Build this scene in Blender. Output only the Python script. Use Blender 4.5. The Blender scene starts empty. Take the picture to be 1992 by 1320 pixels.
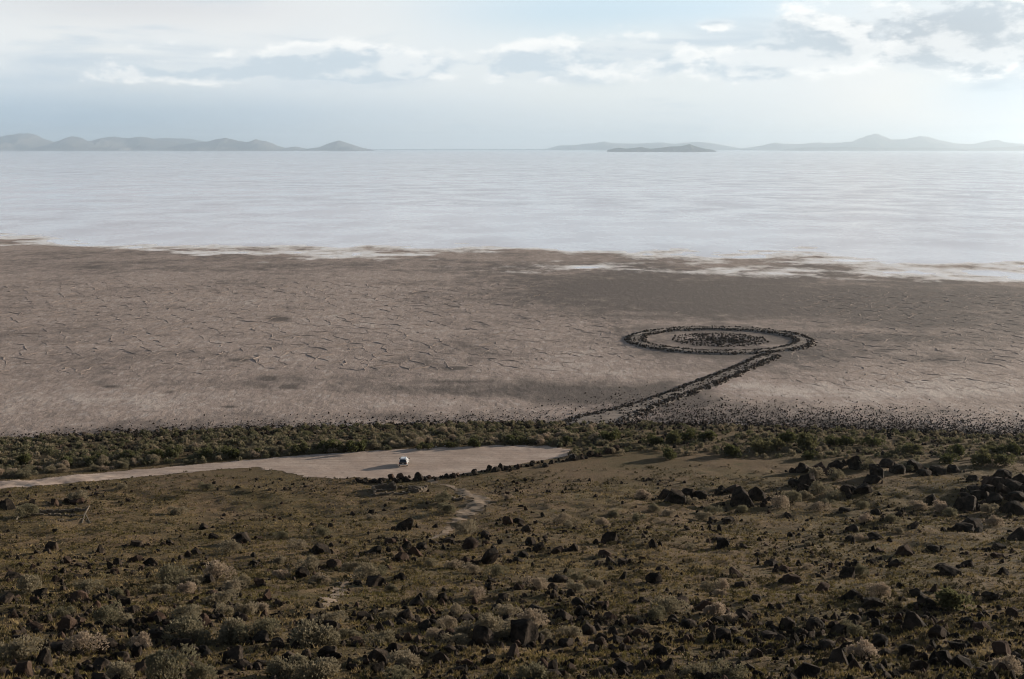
import bpy, math, random
import numpy as np
R = math.radians
rng = np.random.default_rng(7)
random.seed(7)
scene = bpy.context.scene
C = scene.collection

# ------------------------------------------------------------------ camera
F = 2500.0                      # focal length in pixels of the 1992 px wide photograph
H = 74.0                        # camera height over the lake bed
HOR = 288.0                     # row of the true horizon; the far edge of the water lies 3 px lower
PITCH = math.atan((660 - HOR) / F)
cam = bpy.data.cameras.new('camera'); cam.sensor_width = 36; cam.lens = F / 1992 * 36
cam.clip_start = 1.0; cam.clip_end = 200000
co = bpy.data.objects.new('camera', cam); C.objects.link(co)
co.location = (0, 0, H); co.rotation_euler = (math.pi / 2 - PITCH, 0, 0)
scene.camera = co

# ------------------------------------------------------------------ sun, sky, exposure
SUN_EL, SUN_AZ = R(9.2), R(57)        # azimuth to the right of the view direction
sd = bpy.data.lights.new('sun', 'SUN'); sd.energy = 5.0; sd.angle = R(0.6); sd.color = (1.0, 0.87, 0.72)
so = bpy.data.objects.new('sun', sd); C.objects.link(so)
so.rotation_euler = (math.pi / 2 - SUN_EL, 0, math.pi - SUN_AZ)
scene.view_settings.view_transform = 'Standard'; scene.view_settings.look = 'None'
scene.view_settings.exposure = 1.06; scene.view_settings.gamma = 1.0
scene.cycles.use_denoising = True; scene.cycles.denoising_prefilter = 'ACCURATE'; scene.cycles.sample_clamp_indirect = 1.0
scene.cycles.max_bounces = 6; scene.cycles.diffuse_bounces = 2; scene.cycles.glossy_bounces = 3
scene.cycles.volume_bounces = 1; scene.cycles.filter_width = 1.1; scene.cycles.transparent_max_bounces = 8

def ray(px, py):
    u = (px - 996) / F; v = (py - 660) / F
    cp, sp = math.cos(PITCH), math.sin(PITCH)
    return np.array((u, cp - v * sp, -sp - v * cp))
def azel(px, py):
    d = ray(px, py); d = d / np.linalg.norm(d)
    return math.atan2(d[0], d[1]), math.asin(d[2])

class G:                                   # small node-graph helper
    def __init__(s, nt): s.nt = nt; s.n = nt.nodes; s.l = nt.links
    def new(s, t, **k):
        n = s.n.new(t)
        for a, b in k.items(): setattr(n, a, b)
        return n
    def put(s, sock, v):
        if isinstance(v, bpy.types.NodeSocket): s.l.new(v, sock)
        elif v is not None:
            if sock.type == 'RGBA' and len(v) == 3: v = (*v, 1)
            sock.default_value = v
    def m(s, op, a, b=None, c=None, clamp=False):
        n = s.new('ShaderNodeMath', operation=op, use_clamp=clamp)
        s.put(n.inputs[0], a)
        if b is not None: s.put(n.inputs[1], b)
        if c is not None: s.put(n.inputs[2], c)
        return n.outputs[0]
    def vm(s, op, a, b=None):
        n = s.new('ShaderNodeVectorMath', operation=op); s.put(n.inputs[0], a)
        if b is not None: s.put(n.inputs[1], b)
        return n.outputs[0]
    def noise(s, vec, scale, detail=4, rough=.55, dist=0.0):
        n = s.new('ShaderNodeTexNoise'); s.put(n.inputs['Vector'], vec)
        n.inputs['Scale'].default_value = scale; n.inputs['Detail'].default_value = detail
        n.inputs['Roughness'].default_value = rough; n.inputs['Distortion'].default_value = dist
        return n.outputs[0]
    def ss(s, x, a, b, lo=0.0, hi=1.0):
        n = s.new('ShaderNodeMapRange', interpolation_type='SMOOTHSTEP')
        s.put(n.inputs[0], x); s.put(n.inputs[1], a); s.put(n.inputs[2], b); s.put(n.inputs[3], lo); s.put(n.inputs[4], hi)
        return n.outputs[0]
    def mix(s, f, a, b, mode='MIX'):
        n = s.new('ShaderNodeMix', data_type='RGBA', blend_type=mode)
        s.put(n.inputs[0], f); s.put(n.inputs[6], a); s.put(n.inputs[7], b)
        return n.outputs[2]
    def attr(s, name):
        return s.new('ShaderNodeAttribute', attribute_name=name)
    def bump(s, h, strength, dist, normal=None):
        n = s.new('ShaderNodeBump'); s.put(n.inputs['Height'], h)
        n.inputs['Strength'].default_value = strength; n.inputs['Distance'].default_value = dist
        if normal is not None: s.put(n.inputs['Normal'], normal)
        return n.outputs[0]

def build_world():
    w = bpy.data.worlds.new('World'); scene.world = w; w.use_nodes = True
    w.node_tree.nodes.clear(); g = G(w.node_tree)
    out = g.new('ShaderNodeOutputWorld'); bg = g.new('ShaderNodeBackground')
    bg.inputs['Strength'].default_value = 0.05; g.l.new(bg.outputs[0], out.inputs[0])
    sky = g.new('ShaderNodeTexSky', sky_type='NISHITA', sun_disc=False)
    sky.sun_elevation = SUN_EL; sky.sun_rotation = SUN_AZ; sky.altitude = 1300
    sky.air_density = 1.0; sky.dust_density = 1.2; sky.ozone_density = 1.5
    tc = g.new('ShaderNodeTexCoord'); D = tc.outputs['Generated']
    sx = g.new('ShaderNodeSeparateXYZ'); g.l.new(D, sx.inputs[0])
    az = g.m('ARCTAN2', sx.outputs[0], sx.outputs[1]); el = g.m('ARCSINE', sx.outputs[2])
    def blob(px, py, wx, wy, amp):
        u0, v0 = azel(px, py)
        a = g.m('MULTIPLY', g.m('SUBTRACT', az, u0), F / wx); b = g.m('MULTIPLY', g.m('SUBTRACT', el, v0), F / wy)
        e = g.m('ADD', g.m('MULTIPLY', a, a), g.m('MULTIPLY', b, b))
        return g.m('MULTIPLY', g.m('EXPONENT', g.m('MULTIPLY', e, -1.0)), amp)
    def total(bl, base):
        t = base
        for b in bl: t = g.m('ADD', t, blob(*b))
        return t
    def sc(x, y, z):
        return g.vm('MULTIPLY', D, (x, y, z))
    nb = g.noise(sc(1, 1, 3.0), 4.0, 3, .5)              # broad softness
    nb = g.m('SUBTRACT', nb, 0.5)
    # thin high veil: thick towards the horizon, cut off steeply overhead to lessen sky fill
    up = g.m('MAXIMUM', el, 0.0)
    up2 = g.m('MULTIPLY', up, 3.3); up2 = g.m('MULTIPLY', up2, up2)
    veil = g.m('MULTIPLY_ADD', g.m('EXPONENT', g.m('MULTIPLY', g.m('MULTIPLY', up2, up2), -1.0)), 0.92, 0.03)
    veil = g.m('ADD', veil, g.m('MULTIPLY', nb, 0.4))
    veil = total([(1090, 20, 270, 55, -.12)], veil)
    veil = g.m('MINIMUM', g.m('MAXIMUM', veil, 0.03), 0.97)
    # veil colour: blue-grey rain shade low on the left, warm glow towards the sun side
    cool = total([(40, 240, 560, 75, .80), (600, 225, 460, 40, .20), (1250, 230, 420, 45, .12)], g.m('MULTIPLY', nb, 0.5))
    cool = g.m('MINIMUM', g.m('MAXIMUM', cool, 0.0), 1.0)
    warm = total([(1740, 190, 170, 60, .75), (700, 262, 260, 22, .35), (560, 40, 260, 60, .5), (150, 60, 240, 70, .35)], g.m('MULTIPLY', nb, 0.6))
    warm = g.m('MINIMUM', g.m('MAXIMUM', warm, 0.0), 1.0)
    vc = g.mix(warm, (8.7, 9.05, 9.2), (9.8, 9.5, 9.1))
    vc = g.mix(cool, vc, (3.6, 5.0, 6.4))
    blue = total([(1120, 20, 260, 50, .9), (1430, 10, 200, 40, .6), (1930, 180, 140, 40, .5)], g.m('MULTIPLY', nb, .8)); blue = g.m('MINIMUM', g.m('MAXIMUM', blue, 0.0), 1.0)
    vc = g.mix(blue, vc, (6.8, 8.3, 9.4))
    smoke = total([(250, 5, 330, 40, .55)], g.m('MULTIPLY', nb, .3))
    smoke = g.m('MINIMUM', g.m('MAXIMUM', smoke, 0.0), 1.0)
    vc = g.mix(smoke, vc, (6.6, 6.5, 6.8))
    col = g.mix(veil, sky.outputs[0], vc)
    # soft streaked stratus
    s1 = g.noise(sc(1.0, 1.0, 7.0), 5.5, 6, .6, .5)
    st = total([(150, 112, 330, 22, .20), (60, 150, 200, 18, .12), (1250, 95, 260, 25, .16), (1830, 60, 250, 60, .10), (1150, 150, 500, 20, .08)], s1)
    sd_ = g.ss(st, 0.52, 0.74)
    col = g.mix(g.m('MULTIPLY', sd_, 0.75), col, (5.6, 6.6, 7.5))
    # cumulus: one field, lit edge from the same field shifted towards the sun
    wv = g.noise(sc(1, 1, 2.0), 9.0, 3, .5); 
    def field(off):
        v = g.vm('ADD', sc(1, 1, 2.3), off)
        a = g.noise(v, 13.0, 10, .58, .15); b = g.noise(v, 46.0, 6, .6, .1)
        return g.m('ADD', a, g.m('MULTIPLY', g.m('SUBTRACT', b, .5), .22))
    f0 = field((0, 0, 0)); f1 = field((0.010, -0.004, 0.022))
    bias = total([(640, 135, 280, 36, .23), (290, 148, 150, 22, .21), (430, 150, 110, 22, .17), (600, 125, 100, 30, .12), (740, 130, 130, 32, .14),
                  (1150, 128, 380, 36, .19), (1390, 44, 42, 18, .26), (1790, 62, 210, 52, .30), (1960, 75, 130, 50, .26), (1650, 105, 120, 20, .12),
                  (1500, 112, 180, 26, .14), (1000, 15, 700, 40, -.12), (900, 235, 1600, 62, -.36), (150, 50, 300, 45, -.12)], 0.0)
    # overhead the broken cloud goes on
    bias = g.m('ADD', bias, g.m('MULTIPLY', g.ss(el, 0.12, 0.3), 0.03))
    low = g.ss(el, -0.02, 0.035, -0.25, 0.0)
    d0 = g.m('ADD', g.m('ADD', f0, bias), low)
    dens = g.ss(d0, 0.545, 0.685)
    lit = g.ss(g.m('SUBTRACT', f0, f1), -0.06, 0.09)
    thick = g.ss(d0, 0.62, 0.85)
    lit = g.m('MULTIPLY', lit, g.m('MULTIPLY_ADD', thick, -0.42, 1.0))
    edge = g.m('SUBTRACT', 1.0, g.ss(d0, 0.57, 0.68))
    lit = g.m('MINIMUM', g.m('ADD', lit, g.m('MULTIPLY', edge, .55)), 1.0)
    grey = total([(1830, 70, 260, 70, 1.0)], g.m('MULTIPLY', nb, .3)); grey = g.m('MINIMUM', g.m('MAXIMUM', grey, 0.0), 1.0)
    shade = g.mix(grey, (6.2, 7.1, 7.8), (4.8, 5.4, 6.0))
    cc = g.mix(lit, shade, (10.6, 10.5, 10.2))
    # unseen clouds overhead: grey undersides, darkened further to weaken the sky fill
    cc = g.mix(g.ss(el, 0.15, 0.6), cc, (1.5, 1.65, 1.85))
    col = g.mix(g.m('MULTIPLY', dens, 0.92), col, cc)
    g.l.new(col, bg.inputs['Color'])
    w.cycles.sampling_method = 'MANUAL'; w.cycles.sample_map_resolution = 1024
build_world()

# ------------------------------------------------------------------ numeric noise and terrain
def _h(ix, iy, seed):
    n = (ix.astype(np.int64) * 374761393 + iy.astype(np.int64) * 668265263 + seed * 1442695041) & 0x7fffffff
    n = ((n ^ (n >> 13)) * 1274126177) & 0x7fffffff
    n = (n ^ (n >> 16)) & 0xffff
    return n / 65535.0
def vnoise(x, y, seed=0):
    x = np.asarray(x, float); y = np.asarray(y, float)
    ix = np.floor(x); iy = np.floor(y); fx = x - ix; fy = y - iy
    fx = fx * fx * (3 - 2 * fx); fy = fy * fy * (3 - 2 * fy)
    a = _h(ix, iy, seed); b = _h(ix + 1, iy, seed); c = _h(ix, iy + 1, seed); d = _h(ix + 1, iy + 1, seed)
    return (a * (1 - fx) + b * fx) * (1 - fy) + (c * (1 - fx) + d * fx) * fy
def fbm(x, y, s, oct=4, seed=0, gain=.5):
    t = 0; amp = 1; tot = 0
    for o in range(oct):
        t = t + amp * (vnoise(np.asarray(x) / s + 17.3 * o, np.asarray(y) / s - 9.1 * o, seed + o) - .5); tot += amp
        amp *= gain; s /= 2.03
    return t / tot * 2
def sstep(x, a, b):
    t = np.clip((x - a) / (b - a), 0, 1); return t * t * (3 - 2 * t)

def depth_of(py, z=0.0):
    d = ray(996, py); return (z - H) / d[2] * d[1]
SH_PX = np.array([-600, 0, 250, 500, 750, 950, 1120, 1300, 1500, 1750, 1992, 2600])
SH_PY = np.array([870, 855, 843, 834, 827, 823, 824, 824, 829, 838, 848, 868])
_sd = np.array([depth_of(p) for p in SH_PY]); _sx = (SH_PX - 996) / F * _sd
def shore(x): return np.interp(x, _sx, _sd)
_k = np.array([(-4000, 260), (-800, 150), (-60, 92), (0, 72), (20, 62.5), (40, 54), (75, 42), (130, 28.5), (180, 17.3), (220, 10.2), (255, 6.0), (285, 4.0), (310, 3.0), (330, 1.7), (347, 0.05), (365, -1.0), (500, -3.0), (9000, -3.0)], float)
_ky = np.linspace(-200, 600, 1601); _kz = np.interp(_ky, _k[:, 0], _k[:, 1])
_w = np.hanning(61); _w /= _w.sum(); _kz = np.convolve(np.pad(_kz, 30, mode='edge'), _w, 'valid')
_w2 = np.hanning(9); _w2 /= _w2.sum()
def hill(x, y):
    x = np.asarray(x, float); y = np.asarray(y, float)
    yy = y + (347 - shore(x)) * sstep(y, 120, 330)
    z = np.where((yy > -190) & (yy < 590), np.interp(yy, _ky, _kz), np.interp(yy, _k[:, 0], _k[:, 1]))
    land = sstep(-yy, -335, -250)                       # relief dies away at the shore
    lot = np.exp(-((x + 20) / 75.0) ** 4 - ((yy - 283) / 24.0) ** 4)
    a = land * (1 - .9 * lot)
    z = z + a * (1.5 * fbm(x, y, 46, 2, 3) + .42 * fbm(x, y, 11, 3, 11))
    z = z + a * 2.6 * np.exp(-((x - 98) / 22.0) ** 2 - ((y - 244) / 12.0) ** 2)      # knoll of the outcrop
    z = z + (.50 * fbm(x, y, 3.6, 3, 21) + .16 * fbm(x, y, 1.7, 2, 25)) * (1 - .8 * lot) * land
    return z
_ys = np.concatenate([np.arange(30, 420, .2)])
def place(px, py):
    d = ray(px, py); t = _ys / d[1]
    zr = H + d[2] * t; x = d[0] * t
    k = np.nonzero(zr < hill(x, _ys))[0]
    if len(k) == 0:
        t = -H / d[2]; return np.array((d[0] * t, d[1] * t, 0.0))
    i = k[0]; return np.array((x[i], _ys[i], hill(x[i], _ys[i])))
def project(p):
    p = np.asarray(p, float); x = p[..., 0]; y = p[..., 1]; z = p[..., 2] - H
    cp, sp = math.cos(PITCH), math.sin(PITCH)
    f = y * cp - z * sp; u = y * sp + z * cp
    return 996 + F * x / f, 660 - F * u / f

# ------------------------------------------------------------------ mesh helpers
def mesh_np(name, V, Fc, smooth=False, attrs=None):
    V = np.asarray(V, np.float32); Fc = np.asarray(Fc, np.int32); k = Fc.shape[1]
    me = bpy.data.meshes.new(name); me.vertices.add(len(V)); me.vertices.foreach_set('co', V.ravel())
    me.loops.add(Fc.size); me.loops.foreach_set('vertex_index', Fc.ravel())
    me.polygons.add(len(Fc)); me.polygons.foreach_set('loop_start', np.arange(0, Fc.size, k, dtype=np.int32))
    me.polygons.foreach_set('loop_total', np.full(len(Fc), k, np.int32))
    me.polygons.foreach_set('use_smooth', np.full(len(Fc), smooth, bool))
    for n, v in (attrs or {}).items():
        a = me.attributes.new(n, 'FLOAT', 'POINT'); a.data.foreach_set('value', np.asarray(v, np.float32).ravel())
    me.update(calc_edges=True); return me
def tag(o, label=None, cat=None, group=None, kind=None):
    if label: o['label'] = label
    if cat: o['category'] = cat
    if group: o['group'] = group
    if kind: o['kind'] = kind
    return o
def add(name, me, mat=None, parent=None):
    o = bpy.data.objects.new(name, me); C.objects.link(o)
    if mat is not None and len(me.materials) == 0: me.materials.append(mat)
    if parent is not None: o.parent = parent
    return o
def empty(name, loc=(0, 0, 0), rz=0.0):
    o = bpy.data.objects.new(name, None); C.objects.link(o); o.location = loc; o.rotation_euler = (0, 0, rz); return o
def grid_faces(nr, nc):
    i = np.arange(nr * nc).reshape(nr, nc)
    return np.stack([i[:-1, :-1], i[:-1, 1:], i[1:, 1:], i[1:, :-1]], -1).reshape(-1, 4)
def merge(parts):
    Vs, Fs, o = [], [], 0
    for v, f in parts: Vs.append(v); Fs.append(f + o); o += len(v)
    return np.concatenate(Vs), np.concatenate(Fs)
def scatter_np(protos, idx, pos, scl, rot, tilt=None):
    """one realised mesh of many turned and scaled copies of (V, F) prototypes"""
    Vs, Fs, ids, off = [], [], [], 0
    for k, (V, Fc) in enumerate(protos):
        s = np.nonzero(idx == k)[0]
        if len(s) == 0: continue
        c, n = np.cos(rot[s])[:, None], np.sin(rot[s])[:, None]
        P = V[None] * scl[s][:, None, :]
        X = P[..., 0] * c - P[..., 1] * n; Y = P[..., 0] * n + P[..., 1] * c
        W = np.stack([X, Y, P[..., 2]], -1) + pos[s][:, None, :]
        Vs.append(W.reshape(-1, 3)); m = len(V)
        Fs.append((Fc[None] + (np.arange(len(s)) * m)[:, None, None]).reshape(-1, Fc.shape[1]) + off)
        ids.append(np.repeat(rng.random(len(s)), m)); off += len(s) * m
    return np.concatenate(Vs), np.concatenate(Fs), np.concatenate(ids)

# ------------------------------------------------------------------ materials
def mat(name, rough=.9, spec=.3):
    m = bpy.data.materials.new(name); m.use_nodes = True; g = G(m.node_tree)
    b = m.node_tree.nodes['Principled BSDF']; b.inputs['Roughness'].default_value = rough
    b.inputs['Specular IOR Level'].default_value = spec
    return m, g, b
def pos(g): return g.new('ShaderNodeNewGeometry').outputs['Position']

def m_hill():
    m, g, b = mat('dry_grass_soil', .95, .1); P = pos(g)
    n1 = g.noise(P, .05, 5, .6); n2 = g.noise(P, .35, 5, .65); n3 = g.noise(P, 2.2, 4, .7); n4 = g.noise(P, 7, 3, .7)
    c = g.mix(g.ss(n1, .40, .62), (.108, .078, .036), (.150, .102, .058))
    c = g.mix(g.m('MULTIPLY', g.ss(n2, .5, .72), .75), c, (.078, .072, .030))
    c = g.mix(g.m('MULTIPLY', g.ss(n3, .52, .68), .55), c, (.045, .035, .022))
    c = g.mix(g.m('MULTIPLY', g.ss(n4, .55, .75), .45), c, (.24, .185, .12))
    g.l.new(c, b.inputs['Base Color'])
    h = g.m('ADD', g.m('MULTIPLY', n3, .8), g.m('MULTIPLY', n4, .4))
    g.l.new(g.bump(h, 1.0, 1.0), b.inputs['Normal']); return m
def m_dirt(name, c1, c2, c3):
    m, g, b = mat(name, .95, .1); P = pos(g)
    n1 = g.noise(P, .12, 4, .6); n2 = g.noise(P, 1.6, 5, .7); n3 = g.noise(P, 9, 2, .6)
    Q = g.vm('MULTIPLY', P, (.05, 1.2, 1)); t = g.noise(Q, .8, 3, .5)
    c = g.mix(g.ss(n1, .38, .65), c1, c2)
    c = g.mix(g.m('MULTIPLY', g.ss(n2, .50, .66), .75), c, c3)
    c = g.mix(g.m('MULTIPLY', g.ss(n3, .56, .70), .5), c, tuple(v * .6 for v in c3))
    c = g.mix(g.m('MULTIPLY', g.ss(t, .50, .62), .5), c, c3)
    g.l.new(c, b.inputs['Base Color'])
    g.l.new(g.bump(g.m('ADD', n2, g.m('MULTIPLY', n3, .5)), .8, .06), b.inputs['Normal']); return m
def m_mud():
    m, g, b = mat('lakebed_mud', .8, .25); P = pos(g)
    tone = g.attr('tone').outputs['Fac']; salt = g.attr('salt').outputs['Fac']
    n1 = g.noise(P, .018, 5, .62); n2 = g.noise(g.vm('MULTIPLY', P, (1, .55, 1)), .12, 6, .68); n3 = g.noise(P, .9, 4, .7); n4 = g.noise(P, 5, 2, .6)
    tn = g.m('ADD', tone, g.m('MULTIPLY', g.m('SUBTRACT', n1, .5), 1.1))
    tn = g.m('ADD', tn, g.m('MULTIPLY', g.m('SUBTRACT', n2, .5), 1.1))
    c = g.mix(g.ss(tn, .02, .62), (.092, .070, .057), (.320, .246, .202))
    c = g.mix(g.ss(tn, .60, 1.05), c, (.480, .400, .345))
    n5 = g.noise(g.vm('MULTIPLY', P, (1, .45, 1)), .42, 5, .7, .6)
    c = g.mix(g.m('MULTIPLY', g.ss(n5, .53, .66), .60), c, (.150, .118, .098))
    c = g.mix(g.m('MULTIPLY', g.m('MULTIPLY', g.ss(n5, .47, .36), .5), g.ss(tn, .15, .6)), c, (.50, .43, .38))
    c = g.mix(g.m('MULTIPLY', g.ss(n3, .55, .70), .40), c, (.125, .100, .082))
    s = g.m('ADD', salt, g.m('MULTIPLY', g.m('SUBTRACT', n2, .5), 1.0))
    c = g.mix(g.ss(s, .35, .75), c, (.66, .60, .545)); c = g.mix(g.ss(s, .62, .92), c, (.84, .82, .80))
    g.l.new(c, b.inputs['Base Color'])
    wet = g.ss(s, .3, .7, .85, .6); g.l.new(wet, b.inputs['Roughness'])
    h = g.m('ADD', g.m('ADD', g.m('MULTIPLY', n2, 1.2), g.m('MULTIPLY', n5, .5)), g.m('ADD', g.m('MULTIPLY', n3, .35), g.m('MULTIPLY', n4, .08)))
    g.l.new(g.bump(h, 1.0, .4), b.inputs['Normal']); return m
def m_water():
    m, g, b = mat('shallow_brine', .2, .5); P = pos(g)
    b.inputs['IOR'].default_value = 1.34
    n0 = g.noise(P, .0012, 4, .6); n1 = g.noise(g.vm('MULTIPLY', P, (1, .7, 1)), .012, 6, .65); n2 = g.noise(P, .16, 6, .75)
    t = g.m('ADD', g.m('MULTIPLY', n1, .6), g.m('MULTIPLY', n2, .4))
    c = g.mix(g.ss(t, .42, .56), (.34, .285, .32), (.47, .415, .455)); c = g.mix(g.ss(n0, .40, .65), c, (.55, .51, .56))
    g.l.new(c, b.inputs['Base Color'])
    g.l.new(g.ss(t, .38, .64, .20, .09), b.inputs['Roughness'])
    h = g.m('ADD', g.noise(P, .7, 3, .6), g.m('MULTIPLY', n2, 1.5))
    g.l.new(g.bump(h, .30, .12), b.inputs['Normal']); return m
def m_rock(name='basalt', c1=(.011, .0095, .008), c2=(.046, .035, .027), attr=None):
    m, g, b = mat(name, .95, .04); P = pos(g)
    n1 = g.noise(P, .9, 5, .65); n2 = g.noise(P, 6, 4, .7)
    r = g.attr(attr).outputs['Fac'] if attr else g.new('ShaderNodeObjectInfo').outputs['Random']
    c = g.mix(g.ss(n1, .38, .66), c1, c2)
    c = g.mix(g.m('MULTIPLY', g.ss(r, .72, 1.0), .55), c, (.075, .045, .032))
    c = g.mix(g.m('MULTIPLY', g.ss(n2, .60, .74), .4), c, (.12, .10, .075))
    g.l.new(c, b.inputs['Base Color'])
    g.l.new(g.bump(g.m('ADD', n1, g.m('MULTIPLY', n2, .5)), .9, .12), b.inputs['Normal']); return m
def m_leaf(name, ca, cb, cc, attr=None, trans=.33):
    m = bpy.data.materials.new(name); m.use_nodes = True; g = G(m.node_tree); g.n.clear()
    out = g.new('ShaderNodeOutputMaterial'); di = g.new('ShaderNodeBsdfDiffuse'); tr = g.new('ShaderNodeBsdfTranslucent'); mx = g.new('ShaderNodeMixShader')
    r = g.attr(attr).outputs['Fac'] if attr else g.new('ShaderNodeObjectInfo').outputs['Random']
    n = g.noise(pos(g), 3.0, 2, .6)
    c = g.mix(g.ss(r, .15, .6), ca, cb); c = g.mix(g.ss(r, .62, .95), c, cc)
    c = g.mix(g.ss(n, .35, .7, 0, .5), c, (.5, .5, .5), 'MULTIPLY')
    g.l.new(c, di.inputs[0]); g.l.new(c, tr.inputs[0]); mx.inputs[0].default_value = trans
    g.l.new(di.outputs[0], mx.inputs[1]); g.l.new(tr.outputs[0], mx.inputs[2]); g.l.new(mx.outputs[0], out.inputs[0]); return m
def m_plain(name, col, rough=.6, spec=.5, metal=0.0, coat=0.0):
    m, g, b = mat(name, rough, spec)
    n = g.noise(pos(g), 2.5, 4, .6)
    c = g.mix(g.ss(n, .3, .75, 0, .35), col, tuple(x * .72 for x in col)); g.l.new(c, b.inputs['Base Color'])
    b.inputs['Metallic'].default_value = metal; b.inputs['Coat Weight'].default_value = coat; return m
M_HILL = m_hill(); M_MUD = m_mud(); M_WATER = m_water()
M_ROAD = m_dirt('pale_gravel', (.325, .250, .203), (.400, .318, .262), (.225, .170, .134))
M_PATH = m_dirt('trodden_dirt', (.175, .132, .095), (.225, .172, .128), (.105, .08, .056))
M_ROCK = m_rock(); M_ROCKS = m_rock('loose_basalt', attr='rnd'); M_SHORE = m_rock('shore_basalt', (.03, .026, .023), (.085, .07, .058), attr='rnd')
SG = ((.200, .182, .120), (.275, .236, .165), (.38, .305, .232))
M_BAND = m_leaf('shore_brush_leaf', (.125, .122, .070), (.185, .165, .105), (.265, .220, .155), attr='rnd')
M_TUFT = m_leaf('tuft_leaf', (.085, .074, .040), (.120, .100, .056), (.200, .160, .105), attr='rnd', trans=.15)
M_SAGE = m_leaf('sage_leaf', *SG); M_SAGES = m_leaf('brush_leaf', *SG, attr='rnd')
M_GREEN = m_leaf('greasewood_leaf', (.092, .096, .042), (.112, .112, .054), (.140, .130, .068))
M_GRASS = m_leaf('grass_blade', (.120, .100, .040), (.185, .140, .064), (.280, .212, .112), attr='rnd', trans=.25)
M_STEM = m_plain('dry_stem', (.10, .08, .06), .9, .1)
M_WOOD = m_plain('weathered_timber', (.16, .13, .095), .9, .1)
M_CONC = m_plain('old_stone_block', (.13, .105, .08), .95, .1)

# ------------------------------------------------------------------ setting: hillside, lakebed, water
def axis(core0, core1, step, far0, far1):
    a = np.arange(core0, core1 + 1e-6, step); up = []; s = step; v = core1
    while v < far1: s *= 1.25; v += s; up.append(v)
    dn = []; s = step; v = core0
    while v > far0: s *= 1.25; v -= s; dn.append(v)
    return np.array(dn[::-1] + list(a) + up)
xs = axis(-160, 160, .88, -20000, 20000); ysg = axis(45, 372, .75, -3500, 372)
X, Y = np.meshgrid(xs, ysg); Z = hill(X, Y)
V = np.stack([X, Y, Z], -1).reshape(-1, 3)
o = add('hillside', mesh_np('hillside', V, grid_faces(*X.shape), True), M_HILL)
tag(o, 'brown grassy hillside strewn with boulders and brush', None, None, 'structure')

ws = np.array([(-2000, 452), (0, 464), (500, 476), (1000, 488), (1400, 496), (1992, 508), (4000, 540)], float)
_wd = np.array([depth_of(p) for p in ws[:, 1]])
def waterline(u): return np.interp(u, (ws[:, 0] - 996) / F, _wd)
WZ = -0.05
def bed(x, y):
    u = x / np.maximum(y, 1)
    dy = y - waterline(u)
    z = -dy * .0004
    z = np.where(dy < -150, .06 + (-dy - 150) * .0002, z)
    wob = sstep(dy, -300, -120)
    z = z + WZ + wob * (.10 * fbm(x, y, 150, 5, 31, .62) + .03 * fbm(x, y, 22, 3, 37))
    z = z + .05 * fbm(x, y, 35, 4, 41) * (1 - wob)
    return z - 8.0 * sstep(dy, 250, 900) * .05
ub = np.linspace(-.62, .62, 600); yb = np.concatenate([np.linspace(300, 620, 120), np.linspace(622, 1260, 240), np.geomspace(1265, 2200, 20)])
U, Y = np.meshgrid(ub, yb); X = U * Y; Z = bed(X, Y)
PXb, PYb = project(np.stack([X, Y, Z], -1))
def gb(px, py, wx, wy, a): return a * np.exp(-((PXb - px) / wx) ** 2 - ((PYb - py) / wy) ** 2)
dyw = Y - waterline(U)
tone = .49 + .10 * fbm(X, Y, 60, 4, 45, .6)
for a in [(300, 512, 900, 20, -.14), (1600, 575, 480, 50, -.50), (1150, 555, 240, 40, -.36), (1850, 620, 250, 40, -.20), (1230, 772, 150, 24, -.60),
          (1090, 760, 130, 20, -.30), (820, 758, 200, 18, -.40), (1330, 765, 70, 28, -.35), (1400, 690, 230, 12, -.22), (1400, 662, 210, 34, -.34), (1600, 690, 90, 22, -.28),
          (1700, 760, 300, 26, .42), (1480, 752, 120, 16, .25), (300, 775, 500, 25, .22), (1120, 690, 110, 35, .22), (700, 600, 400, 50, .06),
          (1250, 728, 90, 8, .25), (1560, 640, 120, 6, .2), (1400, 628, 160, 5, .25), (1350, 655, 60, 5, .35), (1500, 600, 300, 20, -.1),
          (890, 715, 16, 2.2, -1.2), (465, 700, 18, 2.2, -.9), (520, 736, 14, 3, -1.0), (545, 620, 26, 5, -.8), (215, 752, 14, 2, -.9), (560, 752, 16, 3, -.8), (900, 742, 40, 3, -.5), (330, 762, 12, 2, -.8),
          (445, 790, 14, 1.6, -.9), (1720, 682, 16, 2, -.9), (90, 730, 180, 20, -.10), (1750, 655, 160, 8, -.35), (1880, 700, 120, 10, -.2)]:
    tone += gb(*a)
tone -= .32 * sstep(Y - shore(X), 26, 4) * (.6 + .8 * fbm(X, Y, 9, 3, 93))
salt = sstep(Z - WZ, .07, .0) * sstep(dyw + 45 * fbm(X, Y, 90, 3, 77), -215, -130) * .85
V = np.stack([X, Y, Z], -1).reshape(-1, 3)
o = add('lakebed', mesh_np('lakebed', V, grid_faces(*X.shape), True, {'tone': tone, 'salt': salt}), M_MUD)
tag(o, 'dry brown mudflat lakebed with cracked ridges', None, None, 'structure')

FAR = 58000.0
r = np.concatenate([[0], np.geomspace(200, FAR, 60)]); th = np.linspace(0, 2 * math.pi, 129)[:-1]
V = [(0, 0, WZ)]; 
for rr in r[1:]: V += [(rr * math.cos(t), rr * math.sin(t), WZ) for t in th]
fq = []
for i in range(len(r) - 2):
    for j in range(128):
        a = 1 + i * 128; fq.append((a + j, a + 128 + j, a + 128 + (j + 1) % 128, a + (j + 1) % 128))
o = add('salt_lake', mesh_np('salt_lake', V, fq, False), M_WATER)
tag(o, 'shallow pale lavender salt lake reaching to the horizon', None, None, 'structure')

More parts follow.
